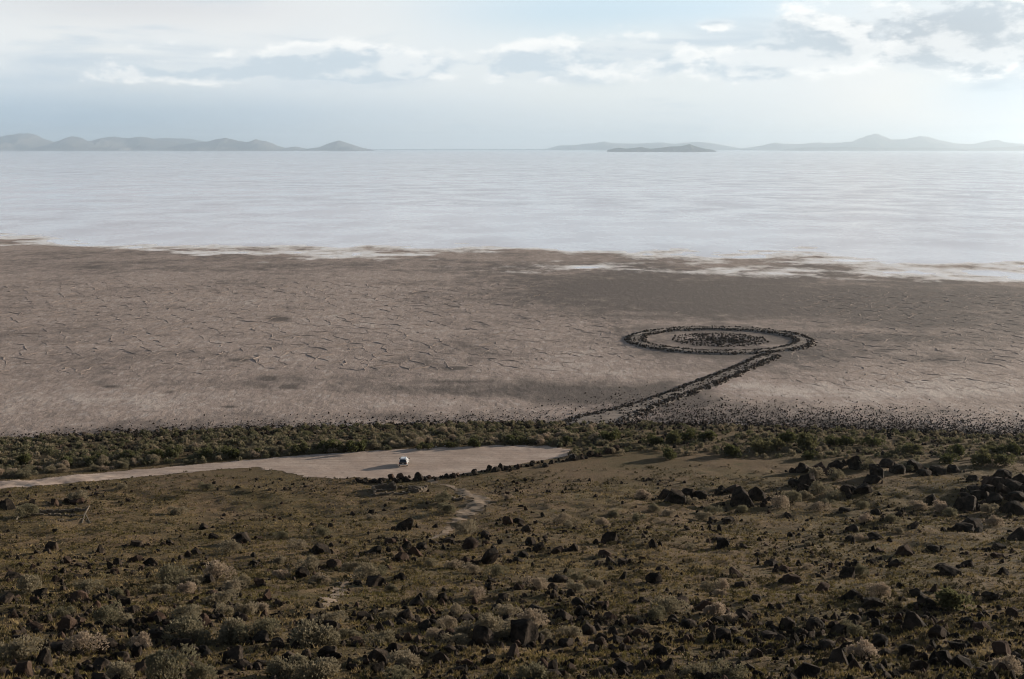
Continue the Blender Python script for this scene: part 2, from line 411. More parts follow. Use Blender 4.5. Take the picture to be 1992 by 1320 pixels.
# ------------------------------------------------------------------ far mountains and island
M_MT = m_rock('far_mountain_rock', (.07, .066, .06), (.30, .27, .235), attr='rnd'); M_ISL = m_rock('island_rock', (.05, .05, .045), (.09, .085, .075), attr='rnd')
def mountain(name, pts, D, label, m, seed, spread=6.0, sub=6):
    pts = np.array(pts, float); n = min(int((pts[-1, 0] - pts[0, 0]) / 1992 * 1024 * 1.6) + 8, 420)
    px = np.linspace(pts[0, 0], pts[-1, 0], n); py = np.interp(px, pts[:, 0], pts[:, 1])
    x = (px - 996) / F * D
    crest = np.maximum(H + (HOR - py) / F * D, 1.0)
    crest = crest + (crest - H).clip(0) * (.30 * fbm(x, x * 0, D / 60, 5, seed, .6)) * (1 - .5 * np.exp(-((np.linspace(-1, 1, n)) / .25) ** 2))
    nd = 41; s = np.linspace(-1, 1, nd)
    w = crest.max() * spread
    S, Xg = np.meshgrid(s, x); Cg = np.repeat(crest[:, None], nd, 1)
    Yg = D + S * w + .12 * w * fbm(Xg, S * w, w * .8, 3, seed + 5)
    prof = (1 - np.abs(S)) ** 1.25
    g = fbm(Xg, S * w * .6, w * .28, 5, seed + 9, .55)
    Zg = Cg * (prof + .95 * g * (1 - prof) * np.minimum(1, 3 * (1 - np.abs(S)))) - 3
    V = np.stack([Xg, Yg, Zg], -1).reshape(-1, 3)
    rnd = np.full(len(V), .3)
    o = add(name, mesh_np(name, V, grid_faces(n, nd)[:, ::-1], True, {'rnd': rnd}), m)
    return tag(o, label, None, None, 'structure')
mountain('mountain_range', [(-260, 276), (-120, 270), (-40, 269), (0, 268), (30, 264), (50, 260.5), (75, 264), (100, 272), (125, 278), (140, 285)], 46000, 'pale blue mountain range at the left edge of the horizon', M_MT, 1)
mountain('mountain_range', [(95, 284), (125, 273), (150, 265), (170, 268), (185, 274), (205, 281), (225, 286)], 43000, 'pale conical mountain second from the left edge on the horizon', M_MT, 2)
mountain('mountain_range', [(170, 280), (210, 267), (235, 264.5), (262, 268), (285, 266), (310, 270), (340, 275), (370, 281), (400, 286)], 45000, 'pale blue double-peaked range left of the ridge', M_MT, 3)
mountain('mountain_range', [(300, 271), (330, 270), (380, 272), (420, 275), (480, 280), (510, 286)], 52000, 'faint far ridge behind the left ranges', M_MT, 4)
mountain('mountain_range', [(350, 282), (400, 275), (430, 270), (450, 269), (470, 274), (490, 276), (505, 271.5), (525, 275), (545, 283), (560, 287), (580, 284), (600, 288.5)], 41000, 'blue-grey ridge sloping down towards the lone cone', M_MT, 5)
mountain('mountain_peak', [(600, 289), (625, 286), (645, 279), (663, 273.5), (685, 279), (705, 286), (722, 289.5)], 40000, 'lone low cone at the right end of the left ranges', M_MT, 6)
mountain('mountain_range', [(1062, 289), (1085, 283), (1110, 281), (1140, 279), (1175, 276.5), (1210, 279), (1250, 278), (1285, 275.5), (1310, 279), (1345, 276), (1375, 277), (1400, 282), (1425, 286), (1445, 289)], 53000, 'very faint far range behind the dark island', M_MT, 7)
mountain('mountain_range', [(1440, 288), (1480, 282), (1500, 278), (1540, 280), (1575, 278), (1620, 276), (1650, 275), (1668, 268), (1690, 261), (1705, 266), (1722, 271), (1750, 270), (1775, 265.5), (1800, 269), (1830, 275), (1850, 279), (1880, 279), (1905, 275), (1925, 271), (1945, 277), (1965, 281), (2050, 280), (2200, 285)], 50000, 'pale blue range with a pointed peak right on the horizon', M_MT, 8)
mountain('low_ridge', [(1520, 290), (1560, 286.5), (1640, 285), (1700, 287), (1800, 286), (1890, 289.5)], 42000, 'long low blue ridge in front of the pointed peak', M_MT, 9)
mountain('low_ridge', [(1860, 290), (1930, 285.5), (1992, 282), (2080, 279), (2200, 285)], 40000, 'low blue ridge at the right edge of the horizon', M_MT, 10)
mountain('island', [(1180, 291), (1190, 288.5), (1202, 286.5), (1216, 288.5), (1245, 285.5), (1262, 288.5), (1285, 286.5), (1300, 284.5), (1320, 283), (1338, 279.5), (1350, 284), (1365, 288), (1384, 291)], 28000, 'small dark island with two humps right of centre on the horizon', M_ISL, 12, 3.0)
mountain('far_shore', [(-1500, 290.6), (-300, 290.2), (300, 290.4), (1000, 289.6), (1500, 290.3), (2000, 290.0), (3400, 290.6)], 54500, 'thin dark line of the far lake shore', M_ISL, 14, 3.0)

# ------------------------------------------------------------------ the air
def haze():
    x0 = FAR + 800
    v = [(sx * x0, sy * x0, z) for z in (-6, 700) for sy in (-1, 1) for sx in (-1, 1)]
    f = [(0, 2, 3, 1), (4, 5, 7, 6), (0, 1, 5, 4), (2, 6, 7, 3), (0, 4, 6, 2), (1, 3, 7, 5)]
    m = bpy.data.materials.new('haze'); m.use_nodes = True; g = G(m.node_tree); g.n.clear()
    out = g.new('ShaderNodeOutputMaterial'); pv = g.new('ShaderNodeVolumePrincipled')
    pv.inputs['Color'].default_value = (.82, .93, 1.0, 1); pv.inputs['Density'].default_value = HAZE; pv.inputs['Anisotropy'].default_value = .92
    g.l.new(pv.outputs[0], out.inputs['Volume'])
    o = add('haze', mesh_np('haze', v, f), m)
    tag(o, 'pale blue haze hanging over the lake and far mountains', 'haze', None, 'stuff')
HAZE = 3.2e-5
haze()

# ------------------------------------------------------------------ dirt lot, road, footpath: thin sheets on the ground
def inside(px, py, poly):
    c = np.zeros(px.shape, bool); j = len(poly) - 1
    for i in range(len(poly)):
        xi, yi = poly[i]; xj, yj = poly[j]
        k = ((yi > py) != (yj > py)) & (px < (xj - xi) * (py - yi) / (yj - yi + 1e-12) + xi)
        c ^= k; j = i
    return c
LOT = [(-700, 1000), (-300, 962), (0, 936), (100, 929), (200, 920), (300, 911), (400, 902), (500, 893), (600, 885), (680, 880), (760, 875.5), (870, 869), (980, 866), (1060, 868), (1105, 875), (1125, 882),
       (1095, 889), (1040, 898), (980, 908), (900, 922), (840, 930), (760, 931), (690, 929), (640, 931), (595, 926), (550, 914), (500, 909), (440, 912), (300, 925), (150, 938), (0, 951), (-300, 982), (-700, 1030)]
LOTW = [tuple(place(*p)[:2]) for p in LOT]
PATH = [((835, 934), 1.1), ((880, 948), 1.2), ((915, 962), 2.0), ((935, 978), 2.6), ((915, 995), 2.6), ((890, 1012), 1.2), ((868, 1035), .9), ((840, 1048), .6)]
PATH2 = [((690, 1120), .5), ((665, 1140), .9), ((645, 1165), 1.2), ((630, 1185), .7)]
def sheet(name, x0, x1, y0, y1, st, keep, m, label):
    gx = np.arange(x0, x1, st); gy = np.arange(y0, y1, st); X, Y = np.meshgrid(gx, gy)
    Fq = grid_faces(*X.shape); cx = X.ravel()[Fq].mean(1); cy = Y.ravel()[Fq].mean(1)
    k = keep(cx, cy); Fq = Fq[k]; u, inv = np.unique(Fq, return_inverse=True)
    x = X.ravel()[u]; y = Y.ravel()[u]
    V = np.stack([x, y, hill(x, y) + .05], -1)
    o = add(name, mesh_np(name, V, inv.reshape(-1, 4), True), m); tag(o, label, None, None, 'structure')
_lx = [p[0] for p in LOTW]; _ly = [p[1] for p in LOTW]
def in_lot(x, y, grow=0.0):
    j = fbm(x, y, 3.0, 4, 55, .65) * 2.2
    return inside(x + j, y + j * .9, LOTW)
sheet('dirt_lot', min(_lx), max(_lx), min(_ly), max(_ly), .4, in_lot, M_ROAD, 'pale dirt road widening into a gravel turnaround lot')
def along(pts):
    w = [(place(*p), r) for p, r in pts]
    def f(x, y):
        best = np.full(x.shape, 9.0)
        for (a, ra), (b, rb) in zip(w[:-1], w[1:]):
            d = b[:2] - a[:2]; t = np.clip(((x - a[0]) * d[0] + (y - a[1]) * d[1]) / (d @ d), 0, 1)
            q = np.hypot(x - a[0] - t * d[0], y - a[1] - t * d[1]) / (ra + (rb - ra) * t); best = np.minimum(best, q)
        return best
    P = np.array([a[:2] for a, _ in w]); return f, P.min(0) - 4, P.max(0) + 4
for pts, lab in ((PATH, 'narrow worn footpath leading downhill to the dirt lot'), (PATH2, 'short worn patch of footpath on the middle slope')):
    f, lo, hi = along(pts)
    sheet('footpath', lo[0], hi[0], lo[1], hi[1], .25, lambda x, y, f=f: f(x, y) * 1.35 + 1.5 * fbm(x, y, 1.3, 4, 61) < .8, M_PATH, lab)
path_f = along(PATH)[0]

# ------------------------------------------------------------------ rock and plant prototypes
def ico(sub):
    import bmesh
    bm = bmesh.new(); bmesh.ops.create_icosphere(bm, subdivisions=sub, radius=1.0)
    V = np.array([v.co[:] for v in bm.verts]); Fc = np.array([[v.index for v in f.verts] for f in bm.faces]); bm.free(); return V, Fc
I1, I2, I3 = ico(1), ico(2), ico(4)
def rock_shape(base, seed, cuts=11, rough=.05, peak=0.0):
    r = np.random.default_rng(seed); V, Fc = base; V = V.copy()
    V *= np.array((1.0, r.uniform(.65, .95), r.uniform(.6, .95)))
    if peak: V[:, :2] *= (1 - peak * np.clip(V[:, 2:3] + .2, 0, 1)); V[:, 0] += .3 * r.uniform(-1, 1) * np.clip(V[:, 2], 0, 1)
    for _ in range(cuts):
        n = r.normal(size=3); n[2] = n[2] * .8 + .15; n /= np.linalg.norm(n); d = r.uniform(.34, .66)
        k = V @ n - d; V -= np.where(k > 0, k, 0)[:, None] * n * .96
    nz = fbm(V[:, 0] * 3 + seed, V[:, 1] * 3 + V[:, 2] * 2.3, 1.0, 3, seed)
    V *= (1 + rough * nz)[:, None]
    V[:, 2] = np.where(V[:, 2] < -.35, -.35 + (V[:, 2] + .35) * .3, V[:, 2])
    w = np.ptp(V[:, 0]); V /= w                       # unit width
    V[:, 2] -= V[:, 2].min() + .20
    return V, Fc
ROCKS = [rock_shape(I3, 100 + i, 15 + i % 6, .10, (0, .35, .55, 0, .2)[i % 5]) for i in range(15)]
ROCK_ME = []
for i, (v, f) in enumerate(ROCKS):
    me = mesh_np('boulder', v, f, False); me.materials.append(M_ROCK); ROCK_ME.append(me)
SMALL = [rock_shape(I1, 300 + i, 3, .06, .3 * (i % 3)) for i in range(10)]
OCT = (np.array([(1, 0, 0), (0, 1, 0), (-1, 0, 0), (0, -1, 0), (0, 0, 1), (0, 0, -1)], float), np.array([(0, 1, 4), (1, 2, 4), (2, 3, 4), (3, 0, 4), (1, 0, 5), (2, 1, 5), (3, 2, 5), (0, 3, 5)]))
def chip_shape(seed):
    r = np.random.default_rng(seed); v = OCT[0] * r.uniform(.7, 1.1, (6, 1)) + r.normal(size=(6, 3)) * .16; v /= np.ptp(v[:, 0]); v[:, 2] -= v[:, 2].min() * .45 + .1; return v, OCT[1]
CHIPS = [chip_shape(360 + i) for i in range(10)]
MID = [rock_shape(I2, 330 + i, 9, .10, .3 * (i % 3)) for i in range(10)]

def shrub_shape(seed, n, leaf, lobes=5, flat=.62, blades=3, wide=.42, tri=False):
    r = np.random.default_rng(seed)
    c = r.normal(size=(lobes, 3)) * (.24, .24, .10); c[:, 2] = np.abs(c[:, 2]) + .16; rad = r.uniform(.22, .36, lobes)
    k = r.integers(0, lobes, n); d = r.normal(size=(n, 3)); d /= np.linalg.norm(d, axis=1)[:, None]; d[:, 2] = np.where(d[:, 2] < -.7, -d[:, 2], d[:, 2])
    p = c[k] + d * (rad[k] * r.uniform(.45, 1.06, n) ** .7)[:, None]; p[:, 2] *= flat / .5; p[:, 2] = np.maximum(p[:, 2], .02)
    Vs, Fs = [], []
    for b in range(blades):
        dirv = p - np.array((0, 0, -.15)); dirv /= np.linalg.norm(dirv, axis=1)[:, None]
        dirv = dirv + r.normal(size=(n, 3)) * .45; dirv[:, 2] += .35; dirv /= np.linalg.norm(dirv, axis=1)[:, None]
        sd = np.cross(dirv, r.normal(size=(n, 3))); sd /= np.linalg.norm(sd, axis=1)[:, None]
        L = leaf * r.uniform(.6, 1.3, n)[:, None]; W = L * wide
        q = np.stack([p - sd * W * .6, p + sd * W * .6, p + dirv * L + sd * W * .2, p + dirv * L - sd * W * .5], 1)
        if tri: q = q[:, :3]
        k_ = q.shape[1]; Fs.append(np.arange(n * k_).reshape(n, k_) + len(Vs) * n * k_); Vs.append(q.reshape(-1, 3))
    return np.concatenate(Vs), np.concatenate(Fs)
def stems_shape(seed, n=14):
    r = np.random.default_rng(seed); parts = []
    for _ in range(n):
        a = r.uniform(0, 6.28); t = np.array((math.cos(a) * r.uniform(.1, .42), math.sin(a) * r.uniform(.1, .42), r.uniform(.3, .62)))
        m = t * .5 + r.normal(size=3) * .03; b = np.array((t[0] * .1, t[1] * .1, -.06)); vs = []
        for q, w in ((b, .022), (m, .014), (t, .005)):
            for j in range(3): vs.append(q + np.array((math.cos(j * 2.1) * w, math.sin(j * 2.1) * w, 0)))
        f = [(i * 3 + j, i * 3 + (j + 1) % 3, i * 3 + 3 + (j + 1) % 3, i * 3 + 3 + j) for i in range(2) for j in range(3)]
        parts.append((np.array(vs), np.array(f)))
    return merge(parts)
NS = 8
SAGE_ME = []; GREEN_ME = []; STEM_ME = []
for i in range(NS):
    me = mesh_np('foliage', *shrub_shape(500 + i, 950, .062, 5 + i % 4, .46 + .04 * (i % 4))); me.materials.append(M_SAGE); SAGE_ME.append(me)
    me = mesh_np('foliage', *shrub_shape(540 + i, 480, .11, 6 + i % 3, .52)); me.materials.append(M_GREEN); GREEN_ME.append(me)
    me = mesh_np('stems', *stems_shape(580 + i)); me.materials.append(M_STEM); STEM_ME.append(me)
BRUSH = [shrub_shape(620 + i, 56, .22, 4, .50, 2, .7, True) for i in range(6)]
TUFT = [shrub_shape(640 + i, 26, .26, 3, .50, 2, .7, True) for i in range(6)]

# ------------------------------------------------------------------ individual boulders and shrubs, read off the photograph
def c1(l): return [(x / 2.64, 820 + y / 2.64, *r) for x, y, *r in l]
def c2(l): return [(664 + x / 2.64, 820 + y / 2.64, *r) for x, y, *r in l]
def c3(l): return [(1328 + x / 2.64, 820 + y / 2.64, *r) for x, y, *r in l]
RK = c1([(165,415),(35,430,34),(280,420),(400,410,30),(700,630,26),(650,635),(515,660,20),(270,655,22),(240,665),(1050,540,26),(1100,595,20),(1240,600,28),(1330,600,18),(870,625),(840,630),(1010,670,20),(100,735),(405,735),(600,730,20),(770,725,26),(590,770,24),(1180,755),(470,735),(700,705,24),(1310,725,20),(1640,660,34),(1710,735,34),(1560,780,28),(60,800,30),(110,805),(400,905,30),(520,905,36),(640,930,30),(680,955,26),(1090,880,26),(200,885,28),(30,915,28),(1070,810,26),(1340,830,22),(1370,905,26),(1120,1000,34),(810,1005,32),(1040,1040,38),(180,1055,36),(340,1060,52),(800,1090,36),(930,1140,46),(1350,1110,46),(1420,1140,34),(1600,1020,40),(1700,1050,40),(100,1110,38),(320,1160,56),(230,1235,36),(520,1250,54),(620,1200,34),(730,1270,46),(1060,1190,40),(1200,1220,46),(1330,1240,40),(1500,1220,40),(1680,1190,44),(120,1290,44),(1250,1250,36),(560,1150,36),(840,1200,30)])
RK += c2([(245,615,28),(340,635,22),(325,540,34),(165,665,34),(315,705,30),(410,640,26),(375,670,24),(470,620,22),(660,635,32),(555,605,24),(735,585,24),(640,715,24),(755,710,34),(905,710,28),(930,680,26),(1010,655,26),(1115,660,30),(1190,650,24),(970,625,24),(950,555,26),(910,510,22),(860,520,22),(780,650),(1380,610,34),(1600,630,24),(1380,720,26),(1440,720,26),(1350,680,30),(170,830,34),(300,800,24),(520,910,22),(390,930,30),(120,1020,40),(240,1040,30),(330,1000,36),(315,1035,24),(640,1010,36),(980,965,44),(1140,1000,48),(1210,930,40),(1340,945,28),(1110,945),(1240,980,28),(1380,1010,34),(720,1130,48),(930,1105,60),(1150,1130,48),(890,1195,42),(560,1165,32),(510,1215,38),(190,1215,36),(70,1135,46),(275,1165,38),(1420,1120,36),(1450,1165,32),(1330,1110,26),(1440,1255,50),(1675,1255,42),(1530,1090,38),(1640,1180,34),(1240,1055,28),(1270,1080,24),(650,1240,28),(750,1230,28),(1080,1300,42),(620,1270,30),(1000,1110,40),(1740,920,34),(1610,815,30),(1550,860,20),(1550,915,26),(960,815,22),(920,850,20),(1120,810,32),(440,1050,36),(690,970),(790,955,18),(830,895,26),(1715,400,50),(1660,380,26)])
RK += c3([(20,375,40),(85,375,30),(270,345,50),(370,385,44),(300,400,50),(240,500,28),(150,500,20),(540,480,18),(180,605,26),(205,640,22),(310,640,20),(450,725,28),(520,750,24),(270,790,28),(300,835,30),(380,910,30),(560,810,36),(710,865,34),(870,555,28),(860,605,22),(990,590,26),(830,450,24),(990,465,20),(1450,545,48),(1485,540,34),(1480,405,44),(1530,375,48),(1565,352,38),(1500,345,36),(1620,310,40),(1575,315,36),(1690,330,44),(1735,300,48),(1755,345,40),(1650,285,34),(1645,352,30),(1600,395,34),(1720,390,44),(1690,455,46),(1450,430,56),(1280,405,28),(1290,650,24),(1010,660,24),(1140,670,24),(1460,730,28),(1360,770,44),(1340,745,30),(1200,885,30),(1080,740,24),(850,790,28),(860,900,40),(980,930,44),(180,1020,40),(310,1000,44),(210,1110,46),(300,1130,30),(520,1180,44),(635,1165,44),(450,1100,36),(530,1050,40),(680,1050,46),(500,1120,30),(880,1010,46),(980,995,32),(1010,1135,40),(1155,1190,46),(1220,1265,46),(1410,1155,44),(1430,1250,60),(1310,1090,48),(1460,1020,30),(1530,1050,36),(1190,1040,50),(1250,940,36),(800,1090,42),(1040,1190,34),(800,1230,56),(640,1290,48),(540,1280,20),(1730,590,34),(1620,640,24),(1620,690,24),(1640,1190,46),(1690,995,30),(20,1045,34),(100,950,40),(1580,900,28),(740,1150,34),(1350,1220,34),(1740,1255,40),(1640,775,22),
          (620,245,34),(700,240,30),(790,225,38),(880,225,34),(1040,215,40),(1100,250,32),(1180,240,36),(960,300,38),(860,345,34),(930,350,36),(620,350,26),(570,310,30),(640,310,34),(1000,265,34),(1240,260,30),(1300,250,34),(1390,250,26),(1490,290,22),(740,250,30)])
SGE = c1([(140,470,30),(155,850,42),(440,850,34),(600,885,26),(890,815,42),(960,858,34),(1000,825,28),(1120,780,40),(1190,855,40),(1240,833,26),(1170,655,34),(1530,640,26),(1440,715,22),(1590,745,30),(1440,785,30),(1640,808,34),(1660,570,24),(1445,588,22),(920,460,26),(1060,338,18),(620,338,18),(560,1010,44),(650,1015,36),(940,1065,60),(1190,1085,60),(1350,1075,44),(1600,1105,80),(1660,1015,40),(420,1155,50),(720,1140,36),(90,1190,56),(620,1295,60),(860,1285,64),(1480,1285,66),(1640,1280,60),(1030,1305,44),(330,990,28),(830,862,32),(1100,912,40),(1280,965,34),(1150,970,28),(1340,955,28),(960,1005,44),(400,392,30),(1210,1110,40),(1000,1110,40)])
SGE += c2([(1010,845,30),(1200,798,26),(1200,858,24),(800,772,26),(680,767,22),(575,738,26),(465,733,22),(180,775,30),(120,790,34),(255,857,22),(450,893,26),(590,985,30),(240,998,28),(850,978,34),(990,1036,42),(770,1055,44),(870,1048,30),(650,1078,44),(800,1090,30),(860,1084,26),(1040,1094,28),(1170,1085,36),(540,1050,34),(480,1095,36),(190,1120,48),(600,1135,36),(340,1232,52),(300,1305,44),(50,1090,30),(1000,1295,50),(1680,950,46),(1620,1003,26),(700,888,26),(1340,522,22),(1180,525,20),(1130,503,24),(1400,473,20),(1520,498,22),(1610,448,20),(1680,473,24),(640,565,34),(600,538,24),(545,445,30),(520,402,26),(165,493,20),(860,387,16),(1550,378,26),(1300,833,24),(60,745,30)])
SGE += c3([(1010,885,34),(910,773,26),(200,848,22),(190,883,24),(130,853,26),(40,643,18),(145,463,24),(300,453,22),(500,428,30),(560,402,30),(700,443,24),(920,433,24),(930,503,24),(1080,503,22),(1330,443,26),(1220,433,28),(1580,453,28),(1600,518,26),(1110,562,18),(910,602,18),(640,628,14),(790,273,24),(950,226,26),(1130,242,22),(690,267,24),(700,348,30),(770,388,22),(630,382,24),(740,422,20),(920,1195,48),(240,1295,44),(1660,1270,44),(880,1083,30),(170,975,36),(240,1015,30),(30,413,24),(100,488,28),(640,748,16),(1380,473,24),(60,1290,44)])
GRN = c1([(120,205,26),(520,192,22),(660,183,24),(340,212,26),(460,207,22),(800,177,22),(880,167,22),(1050,172,24),(1160,167,24),(1200,172,20),(1330,158,20),(1530,143,26),(1660,127,26),(1720,132,30)])
GRN += c2([(1690,172,28),(1390,85,26),(1700,92,30),(930,103,20),(880,93,22),(1620,103,24),(1160,103,20),(60,135,26),(140,120,20),(420,128,20),(560,120,18),(680,118,20)])
GRN += c3([(650,115,38),(480,123,28),(260,155,30),(120,78,30),(540,93,34),(400,142,34),(640,178,20),(980,112,26),(1180,152,24),(1410,157,24),(1620,152,26),(1700,152,26),(1660,208,28),(1540,203,30),(1350,197,26),(770,102,24),(840,112,24),(1390,925,54),(30,80,26)])

ROWS = [(1230, 'along the bottom edge'), (1110, 'on the lower slope'), (1000, 'on the middle slope'), (0, 'on the upper slope')]
COLS = [(330, 'below the old timber enclosure'), (664, 'between the enclosure and the footpath'), (1000, 'below the parked car and footpath'), (1328, 'just right of the footpath'), (1660, 'below the dark boulder band'), (9999, 'below the big dark outcrop')]
def zone(px, py):
    if py < 905 and px > 1300: return 'by the shore brush ' + ('just right of the lot' if px < 1500 else 'above the boulder band' if px < 1720 else 'near the right edge')
    if py < 985 and px > 1780: return 'in the big dark outcrop'
    if py < 985 and px > 1300: return ('in the left cluster of the dark boulder band' if px < 1500 else 'in the middle of the dark boulder band' if px < 1680 else 'at the right end of the dark boulder band')
    if py < 935: return next(t for k, t in ((180, 'behind the road at the far left'), (420, 'behind the left half of the road'), (640, 'behind the road where it widens'), (760, 'beyond the lot left of the car'), (900, 'beyond the lot behind the car'), (1060, 'beyond the right half of the lot'), (9999, 'in the brush at the right end of the lot')) if px < k)
    r = next(t for k, t in ROWS if py >= k); c = next(t for k, t in COLS if px < k); return r + ' ' + c
def size_at(p, wpx):
    q = np.array(p) - (0, 0, H); return wpx * np.linalg.norm(q) / F
made = {'boulder': [], 'sagebrush': [], 'greasewood_bush': []}
occ = []
def put_rock(px, py, wpx, flat=None, name='boulder'):
    p = place(px, py + .18 * wpx); s = size_at(p, wpx) * 1.05
    i = int(rng.integers(0, len(ROCK_ME)))
    o = add(name, ROCK_ME[i]); o.location = p + (0, 0, -.02 * s)
    o.rotation_euler = (rng.uniform(-.2, .2), rng.uniform(-.2, .2), rng.uniform(0, 6.28))
    o.scale = (s, s * rng.uniform(.8, 1.1), s * (flat if flat else rng.uniform(.58, 1.05)))
    occ.append((p[0], p[1], s * .5)); return o, s
def put_bush(px, py, wpx, kind):
    p = place(px, py + .22 * wpx); s = size_at(p, wpx) * 1.12
    i = int(rng.integers(0, NS)); rz = float(rng.uniform(0, 6.28))
    r = empty(kind, tuple(p + (0, 0, -.03)), rz); r.scale = (s, s * rng.uniform(.85, 1.1), s * rng.uniform(.8, 1.05))
    add('foliage', (SAGE_ME if kind == 'sagebrush' else GREEN_ME)[i], None, r)
    add('stems', STEM_ME[i], None, r)
    occ.append((p[0], p[1], s * .5)); return r, s
for px, py, *w in RK:
    w = (w[0] if w else 15); w = w * (.92 if w < 38 else .80); o, s = put_rock(px, py, w); made['boulder'].append((o, s, px, py))
for px, py, w in SGE:
    o, s = put_bush(px, py, w, 'sagebrush'); made['sagebrush'].append((o, s, px, py))
for px, py, w in GRN:
    o, s = put_bush(px, py, w, 'greasewood_bush'); made['greasewood_bush'].append((o, s, px, py))
# brush between the lot and the shore: the nearest rows as single shrubs
for k in range(130):
    px = rng.uniform(-20, 1180); 
    top = np.interp(px, [0, 200, 400, 600, 760, 870, 980, 1180], [934, 918, 900, 883, 873, 867, 863, 868]) - 4
    py = top - abs(rng.normal()) * 12 - 1
    o, s = put_bush(px, py, rng.uniform(11, 20), 'sagebrush'); made['sagebrush'].append((o, s, px, py))
# smaller boulders of the slope, the rest of the three hundred
n = 0
while n < 62:
    px = rng.uniform(0, 1992); py = rng.uniform(960, 1318)
    p = place(px, py)
    if fbm(p[0], p[1], 14, 3, 71) < .02: continue
    o, s = put_rock(px, py, rng.uniform(10, 18) * (.7 + .6 * (py - 960) / 360)); made['boulder'].append((o, s, px, py)); n += 1
NOUN = {'boulder': ('dark basalt boulder', 'boulder', 'boulders strewn over the slope'), 'sagebrush': ('grey-green sagebrush', 'shrub', 'sagebrush on slope and shore'), 'greasewood_bush': ('bright green leafy bush', 'shrub', 'green bushes near the shore')}
for kind, lst in made.items():
    cells = {}
    for it in lst: cells.setdefault(zone(it[2], it[3]), []).append(it)
    for zn, items in cells.items():
        items.sort(key=lambda t: -t[1])
        for k, (o, s, px, py) in enumerate(items):
            noun, cat, grp = NOUN[kind]
            pre = 'largest ' if k == 0 and len(items) > 1 else 'second largest ' if k == 1 and len(items) > 2 else ('smaller ' if len(items) > 1 else '')
            rest = items[2:]
            if k >= 2 and len(rest) > 2:
                if px == min(t[2] for t in rest): pre = 'leftmost smaller '
                elif px == max(t[2] for t in rest): pre = 'rightmost smaller '
                elif py == max(t[3] for t in rest): pre = 'lowest smaller '
                elif py == min(t[3] for t in rest): pre = 'highest smaller '
            tag(o, f'{pre}{noun} {zn}', cat, grp)

# ------------------------------------------------------------------ row of stones edging the lot
EDGE = np.array([(690, 935), (730, 936), (765, 935), (800, 933), (850, 931), (900, 925), (950, 917), (1000, 910), (1050, 902), (1100, 895), (1150, 887), (1195, 879)], float)
EDG = {}
tt = np.linspace(0, 1, 84)
ex = np.interp(tt, np.linspace(0, 1, len(EDGE)), EDGE[:, 0]); ey = np.interp(tt, np.linspace(0, 1, len(EDGE)), EDGE[:, 1])
for k in range(len(tt)):
    w = (5 + 10.5 * rng.random() ** 1.3) * (1.15 if 790 < ex[k] < 860 or 960 < ex[k] < 1080 else 1)
    o, s = put_rock(ex[k] + rng.normal() * 2, ey[k] + rng.normal() * 2.2 - 1, w, rng.uniform(.7, 1.2), 'edging_stone')
    seg = next(t for q, t in ((720, 'at its left end'), (800, 'behind the stone ruin'), (860, 'where the footpath starts'), (930, 'just right of the footpath'), (1000, 'along its middle stretch'), (1070, 'along its right stretch'), (1130, 'near its right end'), (9999, 'at its far right end')) if ex[k] < q)
    EDG.setdefault(seg, []).append((o, w))
for seg, lst in EDG.items():
    lst.sort(key=lambda t: -t[1])
    for k, (o, w) in enumerate(lst):
        tag(o, f"{'largest' if k == 0 else 'second largest' if k == 1 else 'smaller'} dark stone in the row edging the dirt lot, {seg}", 'stone', 'stones edging the dirt lot')

# ------------------------------------------------------------------ loose stones, low brush and grass nobody could count
def samples(n, fn):
    """n ground points in the view's wedge with acceptance fn(x, y, px, py)"""
    out = []; c = 0
    while c < n:
        y = rng.uniform(52, 345, n); x = rng.uniform(-.62, .62, n) * y
        z = hill(x, y); px, py = project(np.stack([x, y, z], -1))
        k = rng.random(n) < fn(x, y, px, py)
        q = np.stack([x, y, z], -1)[k]; out.append(q); c += len(q)
    return np.concatenate(out)[:n]
def clear(x, y): return ~in_lot(x, y) & (path_f(x, y) > 1.1)
def stuff_rocks(name, P, s, m, label, cat='stones', protos=None):
    n = len(P); sc = np.stack([s, s * rng.uniform(.7, 1.1, n), s * rng.uniform(.7, 1.3, n)], -1)
    V, Fc, r = scatter_np(protos or SMALL, rng.integers(0, len(SMALL), n), P, sc, rng.uniform(0, 6.28, n))
    o = add(name, mesh_np(name, V, Fc, False, {'rnd': r}), m); tag(o, label, cat, None, 'stuff'); return o
P = samples(15000, lambda x, y, px, py: clear(x, y) * (py > 930) * (.16 + 1.0 * np.clip(fbm(x, y, 14, 3, 71) + .15, 0, 1)))
stuff_rocks('stone_chips', P, .12 + .26 * rng.random(len(P)) ** 2, M_ROCKS, 'tiny dark stone chips sprinkled over the whole slope', protos=CHIPS)
P = samples(6500, lambda x, y, px, py: clear(x, y) * (py > 930) * (.06 + 1.0 * np.clip(fbm(x, y, 14, 3, 71) + .15, 0, 1) + .5 * (py > 1180)))
S = .25 + .75 * rng.random(len(P)) ** 2
Q = []                                                  # chips lying round each boulder
for o, s, px, py in made['boulder']:
    for _ in range(4):
        a = rng.uniform(0, 6.28); q = s * rng.uniform(.45, 1.0); x = o.location.x + math.cos(a) * q; y = o.location.y + math.sin(a) * q
        Q.append((x, y, float(hill(x, y)), s * rng.uniform(.15, .45)))
Q = np.array(Q); P = np.concatenate([P, Q[:, :3]]); S = np.concatenate([S, Q[:, 3]])
k = S > .55
stuff_rocks('loose_stones', P[k], S[k], M_ROCKS, 'dark loose rocks of knee height scattered all over the hillside', protos=MID)
stuff_rocks('small_stones', P[~k], S[~k], M_ROCKS, 'small dark loose stones scattered all over the hillside')
def band(x, y): return shore(x) - y
